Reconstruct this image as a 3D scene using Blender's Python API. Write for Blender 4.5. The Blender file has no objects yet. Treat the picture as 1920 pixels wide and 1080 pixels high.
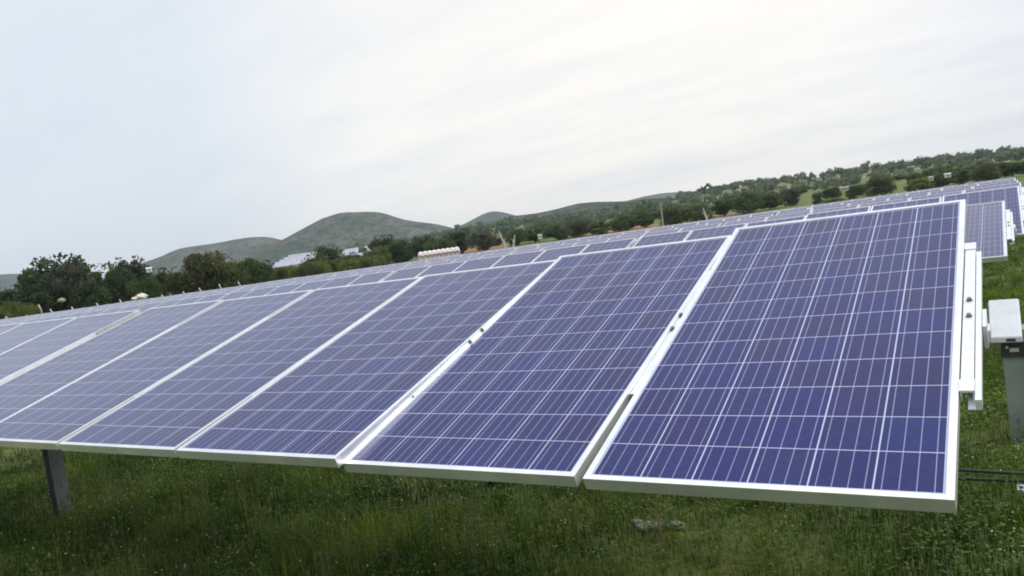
import bpy, math, random
import numpy as np
from mathutils import Vector, Matrix
R = math.radians
rng = np.random.default_rng(7)
random.seed(7)
scene = bpy.context.scene
C = scene.collection

# ------------------------------------------------------------ camera
YAW, PITCH, ROLL, FPX = 0.5812, -0.0610, -0.1395, 1458.4
CAM = Vector((0.188, -2.910, 1.593))
fw = Vector((-math.sin(YAW)*math.cos(PITCH), math.cos(YAW)*math.cos(PITCH), math.sin(PITCH)))
r0 = Vector((math.cos(YAW), math.sin(YAW), 0)); u0 = r0.cross(fw)
RT = math.cos(ROLL)*r0 + math.sin(ROLL)*u0
UP = -math.sin(ROLL)*r0 + math.cos(ROLL)*u0
cd = bpy.data.cameras.new('camera'); cam = bpy.data.objects.new('camera', cd); C.objects.link(cam)
cam.matrix_world = Matrix(((RT.x, UP.x, -fw.x, CAM.x), (RT.y, UP.y, -fw.y, CAM.y), (RT.z, UP.z, -fw.z, CAM.z), (0, 0, 0, 1)))
cd.sensor_width = 36; cd.lens = FPX/1920*36; cd.clip_start = .05; cd.clip_end = 12000
scene.camera = cam
scene.view_settings.view_transform = 'Standard'; scene.view_settings.look = 'None'
scene.view_settings.exposure = 0.27; scene.view_settings.gamma = 1
scene.cycles.filter_width = 1.9

# ------------------------------------------------------------ sky and sun
SUN_EL, SUN_AZ = R(44), R(-46)          # azimuth measured from +Y towards -X
sdir = Vector((-math.sin(SUN_AZ)*math.cos(SUN_EL), math.cos(SUN_AZ)*math.cos(SUN_EL), math.sin(SUN_EL)))
w = bpy.data.worlds.new("World"); scene.world = w; w.use_nodes = True
nt = w.node_tree; N = nt.nodes; Lk = nt.links
for n in list(N): N.remove(n)
def nd(nodes, t, **k):
    n = nodes.new(t)
    for a, b in k.items(): setattr(n, a, b)
    return n
out = nd(N, 'ShaderNodeOutputWorld'); bg = nd(N, 'ShaderNodeBackground'); Lk.new(bg.outputs[0], out.inputs[0])
sky = nd(N, 'ShaderNodeTexSky', sky_type='NISHITA'); sky.sun_disc = False
sky.sun_elevation = SUN_EL; sky.sun_rotation = -SUN_AZ
sc = nd(N, 'ShaderNodeVectorMath', operation='SCALE'); sc.inputs['Scale'].default_value = .10
Lk.new(sky.outputs[0], sc.inputs[0])
tc = nd(N, 'ShaderNodeTexCoord')
# cloud sheet: direction projected on a high plane, stretched into long soft streaks
sep = nd(N, 'ShaderNodeSeparateXYZ'); Lk.new(tc.outputs['Generated'], sep.inputs[0])
def mth(op, a, b=None, c=None):
    m = nd(N, 'ShaderNodeMath', operation=op)
    for i, v in enumerate((a, b, c)):
        if v is None: continue
        if isinstance(v, (int, float)): m.inputs[i].default_value = v
        else: Lk.new(v, m.inputs[i])
    return m.outputs[0]
zz = mth('ADD', mth('MAXIMUM', sep.outputs[2], 0), .16)
px_ = mth('DIVIDE', sep.outputs[0], zz); py_ = mth('DIVIDE', sep.outputs[1], zz)
cv = nd(N, 'ShaderNodeCombineXYZ'); Lk.new(px_, cv.inputs[0]); Lk.new(py_, cv.inputs[1])
def streak(rot, scl, scale, detail, rough=.5, off=(0, 0, 0)):
    mp = nd(N, 'ShaderNodeMapping'); mp.inputs['Rotation'].default_value = (0, 0, rot); mp.inputs['Scale'].default_value = scl
    mp.inputs['Location'].default_value = off
    Lk.new(cv.outputs[0], mp.inputs[0]); n = nd(N, 'ShaderNodeTexNoise'); n.inputs['Scale'].default_value = scale
    n.inputs['Detail'].default_value = detail; n.inputs['Roughness'].default_value = rough; n.inputs['Distortion'].default_value = .35
    Lk.new(mp.outputs[0], n.inputs['Vector']); return n.outputs[0]
s1 = streak(R(24), (.9, 2.1, 1), .75, 4, .55); s2 = streak(R(-8), (1, 2.6, 1), 1.15, 6, .55, (3, 1, 0))
def rng_(v, a, b, c, d):
    m = nd(N, 'ShaderNodeMapRange'); m.interpolation_type = 'SMOOTHSTEP'; Lk.new(v, m.inputs[0])
    for i, x in enumerate((a, b, c, d)): m.inputs[i+1].default_value = x
    return m.outputs[0]
cl = mth('ADD', mth('MULTIPLY', rng_(s1, .36, .62, 0, 1), .65), mth('MULTIPLY', rng_(s2, .36, .66, 0, 1), .35))
# glow of the hidden sun low in the cloud and cooler, darker sky to the left of it
GD = (fw + RT*((1130-960)/FPX) - UP*((235-540)/FPX)).normalized()
LD = (fw + RT*((-250-960)/FPX) - UP*((430-540)/FPX)).normalized()
def cosd(d):
    v = nd(N, 'ShaderNodeVectorMath', operation='DOT_PRODUCT'); nm = nd(N, 'ShaderNodeVectorMath', operation='NORMALIZE')
    Lk.new(tc.outputs['Generated'], nm.inputs[0]); Lk.new(nm.outputs[0], v.inputs[0]); v.inputs[1].default_value = d; return v.outputs['Value']
glow = rng_(cosd(GD), .86, 1.0, 0, 1); left = rng_(cosd(LD), .66, 1.0, 0, 1)
def mixc(f, a, b):
    m = nd(N, 'ShaderNodeMix', data_type='RGBA')
    if isinstance(f, float): m.inputs[0].default_value = f
    else: Lk.new(f, m.inputs[0])
    for i, v in ((6, a), (7, b)):
        if isinstance(v, tuple): m.inputs[i].default_value = (*v, 1)
        else: Lk.new(v, m.inputs[i])
    return m.outputs[2]
c_ = mixc(cl, (.640, .680, .755), (.80, .81, .84))
c_ = mixc(mth('MULTIPLY', left, .75), c_, (.625, .70, .775))
c_ = mixc(mth('MULTIPLY', glow, mth('ADD', mth('MULTIPLY', cl, .4), .6)), c_, (.95, .905, .84))
c_ = mixc(.95, sc.outputs[0], c_)
Lk.new(c_, bg.inputs[0])
# an overcast dome is brighter towards the zenith than at the horizon
Lk.new(rng_(sep.outputs[2], .50, 1.0, 1.0, 1.85), bg.inputs[1])
sl = bpy.data.lights.new('sun', 'SUN'); sl.energy = 1.5; sl.angle = R(14); sl.color = (1, .96, .9)
so = bpy.data.objects.new('sun', sl); C.objects.link(so); so.rotation_euler = sdir.to_track_quat('Z', 'Y').to_euler()

# ------------------------------------------------------------ helpers
def pxdir(px, py): return fw + RT*((px-960)/FPX) - UP*((py-540)/FPX)
def at_h(px, py, D):            # point on the pixel's ray at horizontal distance D
    d = pxdir(px, py); return CAM + d*(D/math.hypot(d.x, d.y))
def az_of(px, py): d = pxdir(px, py); return math.atan2(-d.x, d.y)
def on_az(a, D): return CAM.x - math.sin(a)*D, CAM.y + math.cos(a)*D
def ghit(px, py):             # where the pixel's ray meets the ground
    lo, hi = .5, 400.
    for _ in range(50):
        m = (lo+hi)/2; p = at_h(px, py, m)
        if p.z > gzf(p.x, p.y): lo = m
        else: hi = m
    return at_h(px, py, lo)
def smooth(t): t = np.clip(t, 0, 1); return t*t*(3-2*t)
def gz(x, y):                   # height of the ground
    x = np.asarray(x, float); y = np.asarray(y, float)
    dx = x-CAM.x; dy = y-CAM.y; D = np.hypot(dx, dy)
    s = np.minimum(1, 118/np.maximum(D, 1))
    xs = CAM.x+dx*s; ys = CAM.y+dy*s
    b = -.0068*np.maximum(ys, -30) + .0045*xs
    a = np.degrees(np.arctan2(-dx, dy))
    sl = .004 + .020*smooth((56-a)/12)
    rise = np.where(D > 135, sl*(np.minimum(D, 450)-135), 0)*smooth((130-np.abs(a-20))/30)
    near = .03*np.sin(x*1.3+.5)*np.sin(y*1.1)*np.clip(D/6, 0, 1)
    return b + rise + near
def gzf(x, y): return float(gz(x, y))

def mesh_np(name, V, F, mats, parent=None, mi=None, smooth_=False, fl=None):
    """V (n,3); F list of face arrays (k, nverts) or single array"""
    me = bpy.data.meshes.new(name)
    V = np.asarray(V, np.float32)
    Fs = F if isinstance(F, list) else [F]
    li = np.concatenate([np.asarray(f).ravel() for f in Fs]).astype(np.int32)
    tot = np.concatenate([np.full(len(f), np.asarray(f).shape[1]) for f in Fs]).astype(np.int32)
    me.vertices.add(len(V)); me.vertices.foreach_set('co', V.ravel())
    me.loops.add(len(li)); me.loops.foreach_set('vertex_index', li)
    me.polygons.add(len(tot)); st = np.zeros(len(tot), np.int32); st[1:] = np.cumsum(tot)[:-1]
    me.polygons.foreach_set('loop_start', st)
    me.polygons.foreach_set('loop_total', tot)
    for m in (mats if isinstance(mats, (list, tuple)) else [mats]): me.materials.append(m)
    if mi is not None: me.polygons.foreach_set('material_index', np.asarray(mi, np.int32))
    me.polygons.foreach_set('use_smooth', np.full(len(tot), bool(smooth_)))
    me.update(calc_edges=True); me.validate()
    o = bpy.data.objects.new(name, me); C.objects.link(o)
    if parent: o.parent = parent
    return o
def col_attr(o, cols):          # one colour per vertex
    a = o.data.color_attributes.new('tint', 'FLOAT_COLOR', 'POINT')
    c = np.ones((len(cols), 4), np.float32); c[:, :cols.shape[1]] = cols; a.data.foreach_set('color', c.ravel())
class MB:
    def __init__(s): s.v = []; s.q = []; s.m = []; s.n = 0
    def add(s, V, Q, mi=0):
        V = np.asarray(V, float); Q = np.asarray(Q)
        s.v.append(V); s.q.append(Q+s.n); s.m += [mi]*len(Q); s.n += len(V); return s
    def box(s, c, d, M=None, mi=0, taper=1.0):
        x, y, z = np.array(d)/2
        V = np.array([(a*x*(taper if k > 0 else 1), b*y*(taper if k > 0 else 1), k*z) for k in (-1, 1) for a, b in ((-1, -1), (1, -1), (1, 1), (-1, 1))])
        V = V+np.array(c)
        if M is not None: V = (np.array(M.to_3x3()) @ V.T).T + np.array(M.to_translation())
        return s.add(V, [(0, 3, 2, 1), (4, 5, 6, 7), (0, 1, 5, 4), (1, 2, 6, 5), (2, 3, 7, 6), (3, 0, 4, 7)], mi)
    def tube(s, pts, rad, seg=8, mi=0):
        pts = [Vector(p) for p in pts]; rads = rad if isinstance(rad, (list, tuple)) else [rad]*len(pts)
        V = []; Q = []
        for i, p in enumerate(pts):
            t = (pts[min(i+1, len(pts)-1)]-pts[max(i-1, 0)]).normalized()
            a = t.orthogonal().normalized() if abs(t.z) > .9 else t.cross(Vector((0, 0, 1))).normalized()
            b = t.cross(a)
            for k in range(seg):
                th = 2*math.pi*k/seg; V.append(p+rads[i]*(math.cos(th)*a+math.sin(th)*b))
        for i in range(len(pts)-1):
            for k in range(seg):
                k2 = (k+1) % seg; Q.append((i*seg+k, i*seg+k2, (i+1)*seg+k2, (i+1)*seg+k))
        n = len(V)
        for base, p in ((0, pts[0]), ((len(pts)-1)*seg, pts[-1])):
            V.append(p); c = len(V)-1
            for k in range(0, seg, 2): Q.append((c, base+k, base+(k+1) % seg, base+(k+2) % seg))
        return s.add([tuple(v) for v in V], Q, mi)
    def build(s, name, mats, parent=None, smooth_=False):
        return mesh_np(name, np.concatenate(s.v), np.concatenate(s.q), mats, parent, s.m, smooth_)
def tag(o, label=None, cat=None, group=None, kind=None):
    if label: o['label'] = label
    if cat: o['category'] = cat
    if group: o['group'] = group
    if kind: o['kind'] = kind
    return o
def empty(name, loc=(0, 0, 0), rz=0):
    o = bpy.data.objects.new(name, None); C.objects.link(o); o.location = loc; o.rotation_euler = (0, 0, rz); o.empty_display_size = .2; return o

# ------------------------------------------------------------ materials
def mat(name, col=(.5, .5, .5), rough=.6, metal=0., noise=None, bump=0, bscale=20, spec=.5, coat=0):
    """noise = (scale, other colour, amount)"""
    m = bpy.data.materials.new(name); m.use_nodes = True; t = m.node_tree; b = t.nodes['Principled BSDF']
    b.inputs['Base Color'].default_value = (*col, 1); b.inputs['Roughness'].default_value = rough; b.inputs['Metallic'].default_value = metal
    b.inputs['Specular IOR Level'].default_value = spec
    tcn = t.nodes.new('ShaderNodeTexCoord')
    if noise:
        n = t.nodes.new('ShaderNodeTexNoise'); n.inputs['Scale'].default_value = noise[0]; n.inputs['Detail'].default_value = 6
        t.links.new(tcn.outputs['Object'], n.inputs['Vector'])
        r = t.nodes.new('ShaderNodeValToRGB'); r.color_ramp.elements[0].position = .5-noise[2]/2; r.color_ramp.elements[1].position = .5+noise[2]/2
        r.color_ramp.elements[0].color = (*col, 1); r.color_ramp.elements[1].color = (*noise[1], 1)
        t.links.new(n.outputs[0], r.inputs[0]); t.links.new(r.outputs[0], b.inputs['Base Color'])
    if bump:
        n = t.nodes.new('ShaderNodeTexNoise'); n.inputs['Scale'].default_value = bscale; n.inputs['Detail'].default_value = 5
        t.links.new(tcn.outputs['Object'], n.inputs['Vector'])
        bp = t.nodes.new('ShaderNodeBump'); bp.inputs['Strength'].default_value = bump; t.links.new(n.outputs[0], bp.inputs['Height']); t.links.new(bp.outputs[0], b.inputs['Normal'])
    return m
M_FRAME = mat('anodised_frame', (.88, .885, .89), .40, .8, noise=(7, (.72, .74, .74), .35))
M_GALV = mat('galvanised_steel', (.78, .80, .81), .45, .35, noise=(25, (.68, .70, .72), .4))
M_POST = mat('weathered_post', (.13, .155, .145), .6, .3, noise=(12, (.20, .225, .21), .5))
M_DARK = mat('dark_metal', (.035, .04, .04), .5)
M_BACK = mat('backsheet', (.75, .76, .78), .6)
M_WHITE = mat('white_cover', (.70, .72, .74), .4, noise=(14, (.60, .62, .63), .4))
M_PED = mat('grey_green_steel', (.21, .25, .225), .55, .1, noise=(7, (.29, .33, .30), .6))
M_CABLE = mat('black_cable', (.02, .024, .02), .55)

def cell_material():
    m = bpy.data.materials.new('solar_cells'); m.use_nodes = True; t = m.node_tree; n = t.nodes; l = t.links
    b = n['Principled BSDF']
    uvn = n.new('ShaderNodeUVMap'); uvn.uv_map = 'UVMap'
    sp = n.new('ShaderNodeSeparateXYZ'); l.new(uvn.outputs[0], sp.inputs[0])
    def mt(op, a, b_=None, c=None):
        k = n.new('ShaderNodeMath'); k.operation = op
        for i, v in enumerate((a, b_, c)):
            if v is None: continue
            if isinstance(v, (int, float)): k.inputs[i].default_value = v
            else: l.new(v, k.inputs[i])
        return k.outputs[0]
    P = .1575; G = .0042; GH = .0032          # pitch and half-gap sized lines
    # uv is in metres from the corner of the cell field (6 x 12 cells)
    ux = mt('DIVIDE', sp.outputs[0], P); uy = mt('DIVIDE', sp.outputs[1], P+.0012)
    fx = mt('FRACT', ux); fy = mt('FRACT', uy); ix = mt('FLOOR', ux); iy = mt('FLOOR', uy)
    def near(v, c, h): return mt('LESS_THAN', mt('ABSOLUTE', mt('SUBTRACT', v, c)), h)
    gapx = mt('LESS_THAN', mt('MINIMUM', fx, mt('SUBTRACT', 1, fx)), G/P/2)
    gapy = mt('LESS_THAN', mt('MINIMUM', fy, mt('SUBTRACT', 1, fy)), GH/P/2)
    inside = mt('MULTIPLY', mt('MULTIPLY', mt('GREATER_THAN', ux, .0), mt('LESS_THAN', ux, 6.0)), mt('MULTIPLY', mt('GREATER_THAN', uy, 0), mt('LESS_THAN', uy, 12.0)))
    gap = mt('MAXIMUM', mt('MAXIMUM', gapx, gapy), mt('SUBTRACT', 1, inside))
    bus = mt('LESS_THAN', mt('ABSOLUTE', mt('SUBTRACT', mt('FRACT', mt('MULTIPLY', fx, 4)), .5)), .0024/P*4/2)
    # per cell tint
    oi = n.new('ShaderNodeObjectInfo')
    cvv = n.new('ShaderNodeCombineXYZ'); l.new(ix, cvv.inputs[0]); l.new(iy, cvv.inputs[1]); l.new(mt('MULTIPLY', oi.outputs['Random'], 57.0), cvv.inputs[2])
    wn = n.new('ShaderNodeTexWhiteNoise'); wn.noise_dimensions = '3D'; l.new(cvv.outputs[0], wn.inputs['Vector'])
    rp = n.new('ShaderNodeValToRGB'); e = rp.color_ramp.elements
    e[0].position = 0; e[0].color = (.012, .017, .20, 1); e[1].position = 1; e[1].color = (.030, .018, .18, 1)
    for p_, c in ((.25, (.008, .018, .24, 1)), (.5, (.016, .014, .16, 1)), (.65, (.010, .030, .23, 1)), (.85, (.015, .019, .20, 1))):
        k = e.new(p_); k.color = c
    l.new(wn.outputs[0], rp.inputs[0])
    vo = n.new('ShaderNodeTexVoronoi'); vo.inputs['Scale'].default_value = 95; l.new(uvn.outputs[0], vo.inputs['Vector'])
    vsp = n.new('ShaderNodeSeparateXYZ'); l.new(vo.outputs['Color'], vsp.inputs[0])
    hs = n.new('ShaderNodeHueSaturation'); l.new(rp.outputs[0], hs.inputs['Color']); l.new(mt('ADD', mt('MULTIPLY', vsp.outputs[0], .24), .31), hs.inputs['Value'])
    mb = n.new('ShaderNodeMix'); mb.data_type = 'RGBA'; l.new(bus, mb.inputs[0]); l.new(hs.outputs[0], mb.inputs[6]); mb.inputs[7].default_value = (.24, .27, .42, 1)
    mg = n.new('ShaderNodeMix'); mg.data_type = 'RGBA'; l.new(gap, mg.inputs[0]); l.new(mb.outputs[2], mg.inputs[6]); mg.inputs[7].default_value = (.46, .49, .66, 1)
    # dust film: thin pale veil, blotchy
    tcn = n.new('ShaderNodeTexCoord'); dn = n.new('ShaderNodeTexNoise'); dn.inputs['Scale'].default_value = 2.2; dn.inputs['Detail'].default_value = 6
    l.new(tcn.outputs['Object'], dn.inputs['Vector'])
    du = n.new('ShaderNodeMix'); du.data_type = 'RGBA'; l.new(mt('MULTIPLY_ADD', dn.outputs[0], .035, .0), du.inputs[0]); l.new(mg.outputs[2], du.inputs[6]); du.inputs[7].default_value = (.42, .40, .42, 1)
    l.new(du.outputs[2], b.inputs['Base Color'])
    b.inputs['Specular Tint'].default_value = (.28, .31, .58, 1); b.inputs['Sheen Weight'].default_value = .42; b.inputs['Sheen Roughness'].default_value = .20; b.inputs['Sheen Tint'].default_value = (.80, .82, 1, 1); b.inputs['IOR'].default_value = 1.56
    b.inputs['Specular IOR Level'].default_value = .5
    l.new(mt('MULTIPLY_ADD', dn.outputs[0], .16, .10), b.inputs['Roughness'])
    return m
M_CELL = cell_material()

# ------------------------------------------------------------ solar panel prototype
PW, PL, PT = .992, 1.956, .040
LIP = .0195
def laminate_arrays():
    x, y = PW/2-.004, PL/2-.004; z1, z0 = -.0035, -.0085
    V = np.array([(-x, -y, z0), (x, -y, z0), (x, y, z0), (-x, y, z0), (-x, -y, z1), (x, -y, z1), (x, y, z1), (-x, y, z1)])
    Q = np.array([(4, 5, 6, 7), (0, 3, 2, 1), (0, 1, 5, 4), (1, 2, 6, 5), (2, 3, 7, 6), (3, 0, 4, 7)])
    return V, Q, np.array([0, 1, 1, 1, 1, 1])
def frame_arrays():
    b = MB(); x, y = PW/2, PL/2; wl = .0022
    for s in (-1, 1):
        b.box((s*(x-LIP/2), 0, -.001), (LIP, PL, .002)); b.box((0, s*(y-LIP/2), -.001), (PW-2*LIP, LIP, .002))
        b.box((s*(x-wl/2), 0, -PT/2-.001), (wl, PL, PT-.002)); b.box((0, s*(y-wl/2), -PT/2-.001), (PW-2*wl, wl, PT-.002))
        b.box((s*(x-.015-wl), 0, -PT+.001), (.03, PL-2*wl, .002)); b.box((0, s*(y-.015-wl), -PT+.001), (PW-.07, .03, .002))
    return np.concatenate(b.v), np.concatenate(b.q)
LV, LQ, LM = laminate_arrays(); FV, FQ = frame_arrays()
def set_uv(o, uvfun):
    me = o.data; uv = me.uv_layers.new(name='UVMap'); n = len(me.loops)
    vi = np.zeros(n, np.int32); me.loops.foreach_get('vertex_index', vi)
    co = np.zeros(len(me.vertices)*3, np.float32); me.vertices.foreach_get('co', co); co = co.reshape(-1, 3)
    uv.data.foreach_set('uv', uvfun(co, vi).astype(np.float32).ravel())
CX, CY = 6*.1575/2, 12*.1587/2
proto_panel = mesh_np('solar_panel', LV, LQ, [M_CELL, M_BACK], None, LM)
set_uv(proto_panel, lambda co, vi: np.stack([co[vi, 0]+CX, co[vi, 1]+CY], 1))
proto_frame = mesh_np('frame', FV, FQ, M_FRAME, proto_panel)

def rail_mb(gap, x0=0, v0=-.50, v1=.53):
    """top-hat channel that fills the gap between two panels; local y runs up the slope"""
    b = MB(); wd = gap+.004; L_ = v1-v0; c = (v0+v1)/2; h = .03
    b.box((x0, c, -.0075), (wd-.0082, L_, .003)); 
    for s in (-1, 1): b.box((x0+s*(wd/2-.0041-.00), c, -.025), (.0028, L_, .034))
    b.box((x0, c, -.0555), (.12, L_, .003)); b.box((x0, c, -.0495), (.05, L_-.02, .0085), mi=0)
    for yy in (v0-.004, v1+.004): b.box((x0, yy, -.022), (wd-.014, .012, .022), mi=1)  # dark blocks stand for the shaded hollow at the channel's open ends
    return b
def bolt_mb(x0, y, zz=-.004, r=.009):
    b = MB(); b.tube([(x0, y, zz-.004), (x0, y, zz+.002)], r*1.5, 12); b.tube([(x0, y, zz+.002), (x0, y, zz+.011)], r, 6); return b

ROW_LABELS = {1: 'nearest row of blue solar panels with white frames, filling the foreground',
 2: 'second row of solar panels, its pale end panel showing just right of the nearest row',
 3: 'third row of solar panels, violet end panel seen above the second row'}
ORD = 'zeroth first second third fourth fifth sixth seventh eighth ninth tenth eleventh twelfth thirteenth fourteenth fifteenth sixteenth seventeenth eighteenth nineteenth twentieth twenty-first twenty-second'.split()
GRP = 'parallel rows of solar panels on tilting trackers'
def row_x(nmod, x_right, gaps=None):
    xs = []; x = x_right
    for k in range(nmod):
        xs.append(x-PW/2)
        g = gaps[k] if gaps and k < len(gaps) else (.13 if k % 6 == 5 else .02)
        x -= PW+g
    return xs
def slopeM(tilt, x, dy=0, dz=0): return Matrix.Translation((x, dy, dz)) @ Matrix.Rotation(tilt, 4, 'X')
def make_row(idx, y, z, tilt, x_right, nmod, sl, per=None, gaps=None):
    root = empty('solar_tracker', (0, y, z)); root.location.x = 0
    root['category'] = 'solar panel row'; root['group'] = GRP
    root['label'] = ROW_LABELS.get(idx) or f'{ORD[idx]} row of solar panels counted back from the camera'
    xs = row_x(nmod, x_right, gaps)
    if per: xs = [p[0]-PW/2 for p in per] + [x+(per[-1][0]-PW/2-xs[len(per)-1]) for x in xs[len(per):]]
    for k, x in enumerate(xs):
        dy, dz, dt = per[k][1:] if per and k < len(per) else (0, random.gauss(0, .003), random.gauss(0, .003))
        if idx == 1 and k == 0: p = proto_panel; f = proto_frame
        else:
            p = proto_panel.copy(); C.objects.link(p); f = proto_frame.copy(); C.objects.link(f); f.parent = p
        p.parent = root; p.matrix_local = slopeM(tilt+dt, x, dy, dz+sl*x)
    # mounting rails in every gap, plus the two channels at the open end
    if idx <= 5:
        for k in range(len(xs)-1):
            if idx > 1 and k > 14: break
            g = xs[k]-xs[k+1]-PW; xm = (xs[k]+xs[k+1])/2
            t2 = tilt+(per[k][3]+per[k+1][3])/2 if per and k+1 < len(per) else tilt
            dz = (per[k][2]+per[k+1][2])/2 if per and k+1 < len(per) else 0
            dy = (per[k][1]+per[k+1][1])/2 if per and k+1 < len(per) else 0
            if g > .07:
                for s in (-1, 1):
                    o = rail_mb(.018, s*(g/2-.012)).build('mounting_rail', [M_GALV, M_DARK], root); o.matrix_local = slopeM(t2, xm, dy, dz+sl*xm)
            else:
                o = rail_mb(g).build('mounting_rail', [M_GALV, M_DARK], root); o.matrix_local = slopeM(t2, xm, dy, dz+sl*xm)
                if idx == 1 and k < 2:
                    for yy in (-.03, .085):
                        bo = bolt_mb(0, yy).build('bolt', M_POST, o)
    xe = xs[0]+PW/2
    t2 = tilt+(per[0][3] if per else 0)*.5
    b = MB(); Lr = 1.06
    b.box((.0205, .045, -.009), (.033, Lr, .003)); b.box((.0055, .045, -.025), (.003, Lr, .028)); b.box((.0355, .045, -.025), (.003, Lr, .028))
    b.box((.020, .045-Lr/2+.03, -.0055), (.038, .06, .004)); b.box((.020, .045+Lr/2-.03, -.0055), (.038, .06, .004))
    o = b.build('mounting_rail', [M_GALV, M_DARK], root); o.matrix_local = slopeM(t2, xe, 0, sl*xe)
    for yy in (-.03, .085): bolt_mb(.021, yy, -.008, .007).build('bolt', M_POST, o)
    b = MB(); b.box((.0475, -.015, -.024), (.016, 1.02, .030)); b.box((.0375, -.015, -.0405), (.034, 1.02, .003))
    o = b.build('end_channel', M_GALV, root); o.matrix_local = slopeM(t2, xe, 0, sl*xe)
    b = MB(); b.box((.063, -.03, -.055), (.012, .12, .08)); b.box((.072, -.03, -.07), (.008, .05, .04))
    o = b.build('end_bracket', M_WHITE, root); o.matrix_local = slopeM(t2, xe, 0, sl*xe)
    # torque tube
    xl = xs[-1]-PW/2
    b = MB(); b.box(((xe+xl)/2, 0, -.115), (xe-xl-.05, .1, .1))
    o = b.build('torque_tube', M_POST, root); o.rotation_euler = (0, 0, 0)
    o.data.vertices.foreach_get  # tube follows the row's slope
    for v in o.data.vertices: v.co.z += sl*v.co.x
    # posts at the wide gaps
    for k in range(5, len(xs)-1, 6):
        xm = (xs[k]+xs[k+1])/2; zt = sl*xm-.165; zb = gzf(xm, y)-z-.3; h = zt-zb
        b = MB(); b.box((xm-.045, 0, (zt+zb)/2), (.007, .10, h)); b.box((xm+.045, 0, (zt+zb)/2), (.007, .10, h)); b.box((xm, 0, (zt+zb)/2), (.083, .007, h))
        b.build('post', M_POST, root)
        b = MB(); b.tube([(xm-.035, 0, sl*xm-.115), (xm+.035, 0, sl*xm-.115)], .075, 14); b.build('bearing', M_GALV, root)
    return root
def far_row(idx, y, z, tilt, x_right, nmod, sl):
    xs = row_x(nmod, x_right); V = []; Q = []; MI = []; n = 0; UVo = []
    for x in xs:
        M = slopeM(tilt+random.gauss(0, .006), x, 0, sl*x+random.gauss(0, .006)); A = np.array(M)
        for (v, q, m, of) in ((LV, LQ, LM, 0), (FV, FQ, np.full(len(FQ), 2), 1)):
            V.append(v@A[:3, :3].T+A[:3, 3]); Q.append(q+n); MI.append(m); n += len(v)
            UVo.append(np.stack([v[:, 0]+CX, v[:, 1]+CY], 1))
    b = MB(); xe = xs[0]+PW/2; xl = xs[-1]-PW/2
    b.box(((xe+xl)/2, 0, -.115), (xe-xl, .1, .1)); bv = b.v[0]; bv[:, 2] += sl*bv[:, 0]
    for k in range(5, len(xs)-1, 6):
        xm = (xs[k]+xs[k+1])/2; zt = sl*xm-.165; zb = gzf(xm, y)-z-.3
        b.box((xm, 0, (zt+zb)/2), (.12, .14, zt-zb))
    b.box((xe+.04, 0, -.05), (.05, 1.06, .05), M=Matrix.Rotation(tilt, 4, 'X'), mi=0)
    bv = np.concatenate(b.v); V.append(bv); bq = np.concatenate(b.q); Q.append(bq+n); MI.append(np.full(len(bq), 3)); UVo.append(np.zeros((len(bv), 2)))
    o = mesh_np('solar_tracker', np.concatenate(V), np.concatenate(Q), [M_CELL, M_BACK, M_FRAME, M_POST], None, np.concatenate(MI))
    UVo = np.concatenate(UVo); set_uv(o, lambda co, vi: UVo[vi])
    o.location = (0, y, z)
    tag(o, f'distant {ORD[idx]} row of solar panels counted back from the camera', 'solar panel row', GRP)
    return o

AX = 1.16
T1 = .305
per1 = [(.0109, .0321, .0106, .0350), (-1.0024, .0266, -.0001, .0127), (-1.9874, -.0032, .0056, -.0125), (-2.9949, -.0028, .0036, -.0165),
        (-4.0030, -.0061, .0051, -.0182), (-5.035, .010, .004, -.0120), (-6.150, -.010, .003, -.012), (-7.165, -.012, .0, -.006)]
make_row(1, 0, AX, T1, .0109, 20, 0.0, per=per1)
make_row(2, 5.2, AX-.036, R(10.8), .10, 30, .012)
make_row(3, 10.0, AX-.11, R(17.3), .25, 42, .006)
NR = 22
for i in range(4, NR+1):
    y = 10.0+5.05*(i-3); tilt = R(12.5+random.uniform(-2, 2)); z = AX-.0068*y+.05+random.gauss(0, .02)
    xr = .25+random.uniform(-.06, .06)
    need = 2.45*(y+3)+4; n = int(min(need, 85)/1.032)
    if i <= 7: make_row(i, y, z, tilt, xr, n, .0045)
    else: far_row(i, y, z, tilt, xr, n, .0045)
FIELD_Y = 10+5.05*(NR-3)

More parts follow.
